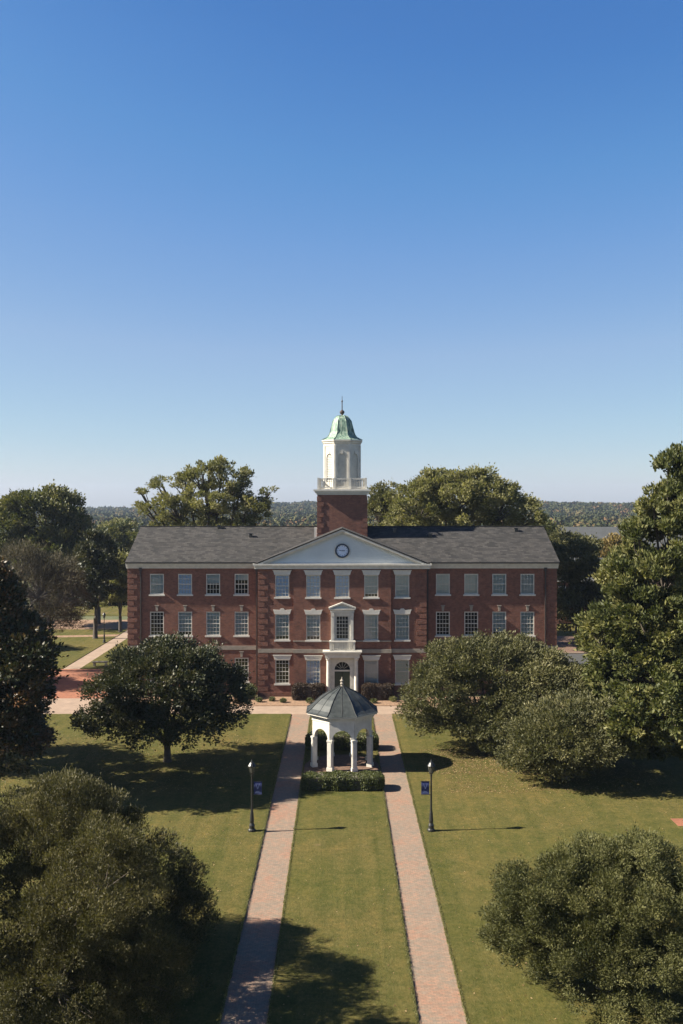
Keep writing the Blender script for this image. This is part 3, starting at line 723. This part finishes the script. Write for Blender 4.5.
def banner(lamp, label, side):
    r = empty('banner', (lamp.location.x, lamp.location.y, lamp.location.z), label, 'banner', 'navy banners on the lamp posts')
    a, b_ = sorted((side*.10, side*.52))
    f_ = MB()
    n = 8
    for i in range(n):      # gently rippled cloth
        z0, z1 = 1.93 + .66*i/n, 1.93 + .66*(i+1)/n; y0, y1 = -.02+.02*math.sin(i*.9), -.02+.02*math.sin((i+1)*.9)
        f_.add([(a,y0,z0),(b_,y0,z0),(b_,y1,z1),(a,y1,z1),(a,y0+.008,z0),(b_,y0+.008,z0),(b_,y1+.008,z1),(a,y1+.008,z1)],[(0,1,2,3),(7,6,5,4),(0,3,7,4),(1,5,6,2)])
    cl = f_.build('cloth', M['flag'], r)
    c_ = (a+b_)/2; v = MB()
    v.prism([(c_-.015,2.22),(c_+.015,2.22),(c_-.08,2.50),(c_-.12,2.50)],-.058,-.045); v.prism([(c_-.015,2.22),(c_+.015,2.22),(c_+.12,2.50),(c_+.08,2.50)],-.062,-.05)
    v.box(c_-.14,c_+.14,-.058,-.045,2.0,2.04); v.box(c_-.09,c_+.09,-.058,-.045,2.08,2.10)
    v.build('emblem', M['flag_pale'], cl)
    MB().tube([(side*.03,-.015,2.61),(side*.56,-.015,2.61)],.014,6).tube([(side*.03,-.015,1.91),(side*.56,-.015,1.91)],.014,6).build('bracket', M['dark_metal'], r)
    return r
lamp1 = make_lamp((-4.62,49.6,.055), 'black lamp post left of the left brick walk with a banner on its right', 'black lamp posts by the walks')
lamp2 = copy_tree(lamp1); lamp2.location = (4.78,49.6,.055); lamp2['label'] = 'black lamp post right of the right brick walk with a banner on its left'
lamp3 = copy_tree(lamp1); lamp3.location = (-28.95,116.4,.05); lamp3['label'] = 'small distant lamp post beside the pale path left of the brick hall'
lamp3['group'] = lamp1['group']
banner(lamp1, 'navy banner with pale mark hanging right of the left lamp post', 1)
banner(lamp2, 'navy banner with pale mark hanging left of the right lamp post', -1)

# ------------------------------------------------------------------ hedges and small shrubs
hg = 'clipped hedges around the pavilion'
hedge('clipped_hedge', 'low clipped green hedge across the lawn in front of the pavilion', (.22,57.1,.05), 2.42, .72, .85, 'leaf_hedge', 26000, (.10,.05), hg)
hedge('clipped_hedge', 'clipped green hedge behind the pavilion, seen through its arches', (.1,66.4,.05), 2.5, .85, 1.0, 'leaf_hedge', 20000, (.10,.05), hg)
hg = 'dark square hedges beside the door'
hedge('clipped_hedge', 'dark reddish block hedge left of the white door surround', (-2.75,82.9,.04), 1.42, .6, 1.35, 'leaf_red', 14000, (.10,.05), hg)
hedge('clipped_hedge', 'dark reddish block hedge right of the white door surround', (3.25,82.9,.04), 1.36, .6, 1.35, 'leaf_red', 14000, (.10,.05), hg)
def bush(label, loc, r, h, mat, n, leaf=(.12,.06), group=None, name='bush', cat='bush'):
    d = rand_unit(n); P = d*np.array([r,r,h*.5])*rng.uniform(.6,1.08,(n,1))*(1+.12*np.sin(d[:,0:1]*6+d[:,1:2]*5+loc[0])) + np.array([0,0,h*.5]); P[:,2] = np.abs(P[:,2])
    return tag(quads_object(name, leaf_quads(P, unit(d+rng.normal(size=(n,3))*.5), unit(d+rng.normal(size=(n,3))*.5), leaf[0]*rng.uniform(.6,1.3,n), leaf[1]*rng.uniform(.6,1.3,n)), rng.normal(.45,.2,n), M[mat]), label, cat, group), loc
def put(t): t[0].location = t[1]; return t[0]
put(bush('rounded green bush at the left corner of the centre block', (-8.15,83.4,.04), .85, 1.25, 'leaf_hedge', 4500))
bl = ['small tuft at the left end of the straw bed under the front windows', 'small tuft under the far left ground window of the centre block', 'small tuft right of the first one in the straw bed', 'small leafy tuft in front of the left block hedge','small leafy tuft in front of the right block hedge','small yellowish tuft at the right end of the right block hedge']
for (x, y, r_), l_ in zip(((-7.0,81.8,.32),(-5.9,82.2,.28),(-4.9,81.6,.3),(-2.6,81.3,.35),(2.9,81.3,.3),(4.6,81.9,.35)), bl):
    put(bush(l_, (x,y,.03), r_, r_*1.3, 'leaf_yellow' if x > 4 else 'leaf_hedge', 500, (.12,.05), 'small tufts in the straw bed', 'small_plant', 'plant'))

# ------------------------------------------------------------------ low stone seats far off
def stone_bench(loc, label, w=1.6):
    r = empty('stone_bench', loc, label, 'bench', 'pale stone benches')
    MB().box(-w/2,w/2,-.25,.25,.40,.50).build('seat', M['stone'], r)
    for x in (-w/2+.2, w/2-.2): MB().box(x-.1,x+.1,-.18,.18,0,.40).build('leg', M['stone'], r)
    return r
stone_bench((-25.2,99.6,.05), 'pale stone bench on the grass beyond the orange brick plaza')
stone_bench((24.6,98.0,.05), 'pale stone bench near the kerb right of the brick hall', 2.0)

# ------------------------------------------------------------------ far houses
H1 = empty('school_building', (62,196,-.1), 'distant long building with a plain grey roof beyond the trees on the right', 'building')
MB().box(-16,18,0,14,0,8.3).build('wall', M['brick'], H1)
mb = MB(); slope_slab(mb,-17,19,-1,8.2,7,12.1,.2); slope_slab(mb,-17,19,15,8.2,7,12.1,.2); mb.build('roof', M['grey_roof'], H1)
for i in range(8):
    x = -14+i*4
    W_ = MB().box(x-.6,x+.6,-.06,.05,4.6,6.4).build('window', M['white'], H1); MB().quad((x-.5,-.09,4.7),(x+.5,-.09,4.7),(x+.5,-.09,6.3),(x-.5,-.09,6.3)).build('pane', M['dark_room'], W_)
H2 = empty('brick_house', (33.0,134,0), 'small reddish brick house glimpsed through dark trees right of the hall', 'house')
MB().box(-3.2,5,0,8,0,6.4).build('wall', M['plaza_v'] if 'plaza_v' in M else M['brick'], H2)
mb = MB(); slope_slab(mb,-3.7,5.5,-.6,6.3,4,9.2,.15); slope_slab(mb,-3.7,5.5,8.6,6.3,4,9.2,.15); mb.build('roof', M['grey_roof'], H2)
MB().box(-3.7,5.5,-.7,-.5,6.1,6.4).build('gutter', M['white'], H2)
for x in (-1.6,1.0,3.4):
    W_ = MB().box(x-.5,x+.5,-.06,.05,3.8,5.4).build('window', M['white'], H2); MB().quad((x-.4,-.09,3.9),(x+.4,-.09,3.9),(x+.4,-.09,5.3),(x-.4,-.09,5.3)).build('pane', M['dark_room'], W_)

# ------------------------------------------------------------------ TREES
def gp(px, Y): return ((px-340)*Y/F, Y, 0.0)
tree('oak_tree', 'dark spreading tree on the left lawn before the left wing of the hall', gp(167,62.9),
     [(165,690,63,66,38,4.3),(118,700,62,34,30,3),(213,694,63,36,30,3),(150,664,64,38,22,3),(190,664,63,34,20,2.6),(103,722,61,24,18,2),(234,708,62,18,20,1.6),(165,722,61,60,20,3.6),(170,650,64,22,12,2)],
     'leaf_dark', 78000, (.20,.10), .60, 620, .24, n_limbs=90)
tree('magnolia_tree', 'very dark tall evergreen at the left edge, behind the bushy olive tree', gp(-6,55.5),
     [(-10,610,55.5,38,45,2.5),(0,650,55.5,48,45,3.5),(4,700,55.5,50,40,4),(0,742,55.5,48,30,4),(-12,578,55.5,20,25,1.6),(28,668,54,26,42,2.6)],
     'leaf_mag_brown', 62000, (.26,.13), .65, 520, .28, fork=.2)
tree('bare_tree', 'greyish thinning tree with twiggy crown beyond the left lawn', gp(36,97),
     [(38,590,97,44,34,4.5),(20,568,97,34,24,4),(64,598,96,24,26,3),(58,572,98,20,20,3),(40,618,96,40,18,4)],
     'leaf_grey', 36000, (.42,.045), .8, 430, .3, n_limbs=260, bark='bark_grey', twig=.03)
tree('oak_tree', 'big round green tree at the far left against the sky', gp(45,132),
     [(45,522,132,38,28,6),(24,508,130,22,16,4),(60,505,133,22,17,4),(70,533,132,20,28,4),(8,528,131,24,24,5),(44,556,131,44,24,6),(-14,530,131,20,26,4)],
     'leaf_green', 42000, (.42,.24), 1.05, 430, .45)
tree('oak_tree', 'dark rounded tree standing behind the twiggy grey tree', gp(95,120),
     [(95,556,120,18,24,3),(92,582,120,20,24,3),(104,572,119,12,20,2.4)], 'leaf_dark', 18000, (.36,.2), .8, 170, .3)
tree('maple_tree', 'yellowish green tree touching the left end of the brick hall', gp(120,126),
     [(119,568,126,13,20,2.6),(112,590,126,12,18,2.6),(128,580,126,10,24,2.4)], 'leaf_yellow', 15000, (.36,.2), .8, 140, .25)
tree('oak_tree', 'shaded tree with a bare lower trunk beyond the far lawn', gp(98,134),
     [(98,575,136,26,22,3.2),(90,592,135,16,12,2.4),(116,592,137,14,12,2.4)], 'leaf_dark', 15000, (.36,.2), .8, 150, .34, fork=.65)
tree('elm_tree', 'open feathery tree with visible boughs behind the left roof', gp(212,113),
     [(210,500,113,40,18,5),(175,508,112,24,14,4),(250,508,113,22,14,4),(203,474,113,20,10,3),(162,484,112,11,7,2),(236,482,113,15,9,2.5),(270,492,112,11,4,1.5),(146,508,112,9,6,2),(185,482,113,13,9,2.5),(222,465,113,12,6,2),(210,536,113,58,26,6),(140,492,112,5,4,1.2),(246,472,113,7,4,1.3)],
     'leaf_yellow', 40000, (.32,.14), .62, 430, .5, shell=(.5,1.15), n_limbs=200, twig=.035, bark='bark')
tree('oak_tree', 'broad olive green tree with full crown behind the right roof', gp(458,114),
     [(455,496,114,40,24,6),(412,506,113,32,20,5),(502,507,114,34,22,5),(474,478,114,24,9,3),(440,478,114,18,9,3),(526,516,113,17,16,4),(456,532,114,85,24,6),(490,492,114,22,14,4),(424,492,113,18,12,3)],
     'leaf_yellow', 60000, (.34,.17), .74, 600, .5, n_limbs=140, shell=(.55,1.08))
tree('elm_tree', 'pale thin tree just right of the brick tower', gp(384,122),
     [(384,498,122,12,13,3),(378,512,122,14,16,3),(392,514,122,14,18,3)], 'leaf_olive', 9000, (.36,.16), .8, 110, .25, shell=(.4,1.1), n_limbs=60)
tree('oak_tree', 'wide olive leafed tree in front of the right wing', gp(474,68),
     [(470,684,68,54,38,4.5),(436,694,66,32,32,3.5),(498,670,68,44,32,4),(540,694,66,34,36,4),(420,712,66,20,18,2.2),(450,718,66,36,22,2.6),(490,722,65,38,24,3.0),(424,722,65,18,14,1.8),(478,652,68,30,15,2.5),(512,650,68,26,14,2.5),(452,660,67,26,16,3),(566,690,65,30,28,3.2),(530,712,64,30,28,3),(500,732,63,30,18,2.6),(540,664,67,28,16,3),(584,706,64,20,24,2.6)],
     'leaf_olive', 125000, (.20,.08), .6, 950, .26, n_limbs=90, fork=.16)
tree('oak_tree', 'lower darker round tree between the olive tree and the magnolia', gp(566,59),
     [(562,738,59,42,30,3.6),(594,726,59,20,32,2.8),(532,742,59,24,24,2.6),(566,714,60,34,16,2.8),(580,748,58,32,20,2.8),(560,752,57,42,16,2.4),(604,744,57,20,20,2.4),(560,764,58.2,30,9,2.2),(520,758,59,20,8,2)],
     'leaf_olive', 66000, (.19,.075), .55, 500, .2, fork=.12)
tree('magnolia_tree', 'towering glossy magnolia filling the right edge', gp(686,64),
     [(700,480,64,30,30,2.4),(692,458,64,20,15,1.8),(668,464,64,14,9,1.2),(690,500,64,40,26,2.8),(654,508,64,12,8,1.3),(668,540,64,44,30,3.6),(638,532,63,12,9,1.5),(655,580,64,52,38,4.4),(618,578,63,14,18,2.0),(645,628,63,54,40,5),(602,640,62,20,36,3),(650,676,62,60,42,5.4),(604,690,62,18,26,2.5),(654,716,61,54,36,5),(630,738,61,26,16,3),(664,712,54.5,50,28,3.0),(640,730,56,34,18,2.4),(700,640,60,40,50,3)],
     'leaf_magnolia', 140000, (.30,.14), .55, 1150, .35, n_limbs=120, fork=.15, up=.5)
tree('oak_tree', 'olive green bushy tree in the bottom right corner', gp(600,33.5),
     [(530,916,34,44,42,1.7),(596,902,34,54,56,2.2),(650,910,33.5,56,66,2.4),(590,966,33,54,52,2.0),(664,986,32.5,64,66,2.4),(510,934,34,26,32,1.2),(560,880,34.5,24,26,1.2),(616,1030,32,54,40,2.2),(520,888,34.3,20,20,.9)],
     'leaf_oak', 280000, (.095,.034), .38, 820, .10, n_limbs=60, fork=.2, shell=(.45,1.05))
tree('oak_tree', 'large olive bushy tree in the bottom left corner, its shadow over the walk', gp(70,35.5),
     [(58,836,36,62,58,2.5),(10,880,35.5,70,84,3),(92,880,36,54,54,2.4),(158,884,37,40,46,1.7),(186,916,37,26,34,1.3),(96,950,34.5,78,66,2.7),(152,956,35.5,44,44,1.9),(14,1000,33,80,80,3),(140,1020,33.5,56,50,2.2),(176,962,36,24,26,1.1),(98,836,33,38,42,2.0),(104,838,36.5,36,36,1.8),(64,812,33.5,44,40,2.2),(80,905,31,60,60,2.2),(150,990,31,50,60,2.0),(50,1000,30,90,80,2.6),(110,880,29.5,50,60,2.0)],
     'leaf_deep', 350000, (.105,.034), .42, 1350, .13, n_limbs=110, shell=(.42,1.04), fork=.2, up=.8)
# shade trees just beside the view on the left and more trees beyond
mid = [('dark tree filling the gap right of the hall', 'oak_tree', 577,118,[(574,560,118,26,24,4),(590,580,118,22,26,4),(562,585,118,16,26,3),(584,604,117,24,18,3),(566,612,116,16,16,3),(596,628,115,18,20,3)],'leaf_olive',32000,(.36,.2),.9,230),
       ('sparse olive tree above the right end of the roof', 'oak_tree', 566,150,[(562,548,150,18,18,4),(584,552,150,18,16,4),(575,570,150,20,16,4)],'leaf_olive',15000,(.42,.22),.95,160),
       ('orange autumn tree beside the grey roofed building', 'maple_tree', 616,160,[(616,552,160,13,16,3),(604,560,160,11,14,3)],'leaf_orange',7000,(.45,.25),.9,80),
       ('dark tree left of the grey roofed building', 'oak_tree', 546,175,[(548,534,175,10,12,3),(540,540,175,14,18,4)],'leaf_green',7000,(.5,.28),1.1,80),
       ('leafy tree standing behind the magnolia', 'oak_tree', 625,112,[(622,580,112,20,26,4),(628,610,112,22,24,4)],'leaf_green',14000,(.36,.2),.9,140),
       ('hazy round tree low behind the left end of the roof', 'oak_tree', 128,190,[(126,534,190,16,12,4),(114,540,190,12,12,4),(136,545,190,12,14,4)],'leaf_green',9000,(.5,.3),1.2,90),
       ('olive tree between the big left tree and the hall', 'oak_tree', 104,205,[(104,540,205,14,12,4),(94,546,205,12,12,4)],'leaf_olive',7000,(.5,.3),1.2,80),
       ('yellowing tree low against the left hills', 'maple_tree', 118,240,[(118,529,240,9,8,4),(108,531,240,8,8,4)],'leaf_yellow',5000,(.6,.35),1.3,60),
       ('dark tree closing the far end of the side lawn', 'oak_tree', 70,160,[(70,590,160,22,22,4),(50,590,160,20,24,4),(84,600,160,16,14,4)],'leaf_dark',14000,(.45,.25),1.1,130),
       ('dark tree behind the yellowish tree by the hall', 'oak_tree', 122,165,[(122,588,165,20,20,4),(138,590,165,14,20,4),(108,596,165,14,14,4)],'leaf_dark',14000,(.45,.25),1.1,130)]
for l_, nm, px, Y, lb, mt, n, lf, cl, nc in mid:
    tree(nm, l_, gp(px,Y), lb, mt, n, lf, cl, nc, .3, n_limbs=40)
for l_, X, Y, h, r_ in (('shade tree beyond the left edge beside the brick plaza',-38.5,89,10,4.2),('second shade tree past the left edge near the far lawn',-45,111,9,4),('tall shade tree past the left edge of the near lawn',-27,62.5,9,4.2),('shade tree left of the bottom left corner',-18.5,33,9.5,4.0)):
    px = 340+X*F/Y; py = 502+(CAMH-h*.62)*F/Y; rp = r_*F/Y
    tree('oak_tree', l_, (X,Y,0), [(px,py,Y,rp,rp*.7,r_),(px-rp*.4,py-rp*.3,Y+1,rp*.6,rp*.5,r_*.6),(px+rp*.4,py-rp*.2,Y-1,rp*.6,rp*.5,r_*.6),(px,py+rp*.4,Y,rp*.8,rp*.4,r_*.8)], 'leaf_dark', 24000, (.28,.14), .8, 260, .3, n_limbs=30)

# ------------------------------------------------------------------ far wood on the hills
def far_wood():
    n = 7000
    t = rng.random(n)**1.0; y = 215 + (1750-215)*t**1.25; x = rng.uniform(-1,1,n)*(y*.45+30)
    keep = ~((y < 260) & (x > 35) & (x < 90)); x, y = x[keep], y[keep]; n = len(x)
    z = terrain(x, y); r_ = rng.uniform(3.2,5.8,n)*(1+.25*(y>700)); h = rng.uniform(8,11.5,n)
    ctint = np.clip(rng.normal(.38,.2,n),0,1); per = 64
    ci = np.repeat(np.arange(n), per); m_ = len(ci); d = rand_unit(m_); d[:,2] = np.abs(d[:,2])*1.0-.25
    lump = 1+.18*np.sin(d[:,0]*7+ci)+.14*np.sin(d[:,1]*9+ci*1.7)
    P = np.stack([x[ci]+d[:,0]*r_[ci]*lump, y[ci]+d[:,1]*r_[ci]*lump, z[ci]+h[ci]*.55+d[:,2]*h[ci]*.5*lump],1)
    N = unit(d+rng.normal(size=(m_,3))*.3); D = unit(rng.normal(size=(m_,3)))
    s = rng.uniform(.9,2.2,m_)*(.7+y[ci]/1600)
    hue = ctint[ci] + rng.normal(0,.035,m_)
    V = leaf_quads(P, D, N, s*1.3, s*.9)
    quads_object('far_wood', V, hue, M['far_leaf'], kind='stuff', label='distant wooded hills in hazy green with autumn tints', cat='wood')
m, nt, b = newmat('far_wood_leaves')
a = node(nt,'ShaderNodeAttribute'); a.attribute_name='tint'
nt.links.new(ramp(nt, a.outputs['Fac'], [(.1,(.026,.034,.015)),(.4,(.055,.060,.025)),(.62,(.090,.080,.036)),(.85,(.14,.085,.045))]), b.inputs['Base Color']); b.inputs['Roughness'].default_value=.9; b.inputs['Specular IOR Level'].default_value=.1
M['far_leaf'] = m
far_wood()

# ------------------------------------------------------------------ fallen leaves and lawn tufts
def litter(name, n, spots, label):
    P = []
    for (x0,x1,y0,y1,k) in spots:
        P.append(np.stack([rng.uniform(x0,x1,k), rng.uniform(y0,y1,k), np.full(k,.068)],1))
    P = np.concatenate(P); k = len(P)
    D = unit(rng.normal(size=(k,3))*np.array([1,1,.25])); N = unit(np.array([0,0,1.0])+rng.normal(size=(k,3))*.3)
    s = rng.uniform(.04,.10,k)
    quads_object(name, leaf_quads(P,D,N,s,s*.7), rng.uniform(0,1,k), M['litter'], kind='stuff', label=label, cat='leaves')
litter('fallen_leaves', 0, [(-20,-4.0,30,76,1500),(-2.4,2.6,30,56,260),(4.3,22,30,76,1800),(6.5,20,56,67,9000),(5.5,12,60,66,3500),(-22,-6,56,70,5000)], 'brown fallen leaves scattered thinly over the lawns')
def tufts():
    Y = np.concatenate([rng.uniform(28,76,9000) for _ in range(4)]); k = len(Y)
    X = np.concatenate([np.full(9000,v) for v in (WL[0],WL[1],WR[0],WR[1])]) + rng.normal(0,.03,k) + np.repeat([-.02,.02,-.02,.02],9000)
    P = np.stack([X,Y,np.full(k,.075)],1); D = unit(np.array([0,0,1.0])+rng.normal(size=(k,3))*.5); N = unit(rng.normal(size=(k,3)))
    s = rng.uniform(.05,.10,k)
    quads_object('grass_tufts', leaf_quads(P,D,N,s,s*.25), rng.normal(.5,.2,k), M['leaf_yellow'], kind='stuff', label='ragged grass blades edging the brick walks', cat='grass')
tufts()

# ------------------------------------------------------------------ air
hz = MB().box(-2150,2150,-420,2350,-45,60).build('haze', None or M['white'], kind='stuff')
m = bpy.data.materials.new('air'); m.use_nodes = True; nt = m.node_tree; nt.nodes.clear()
pv = nt.nodes.new('ShaderNodeVolumePrincipled'); pv.inputs['Color'].default_value=(.62,.76,1,1); pv.inputs['Density'].default_value=.00012; pv.inputs['Anisotropy'].default_value=.3
ou = nt.nodes.new('ShaderNodeOutputMaterial'); nt.links.new(pv.outputs[0], ou.inputs['Volume'])
hz.data.materials.clear(); hz.data.materials.append(m); hz.display_type = 'WIRE'
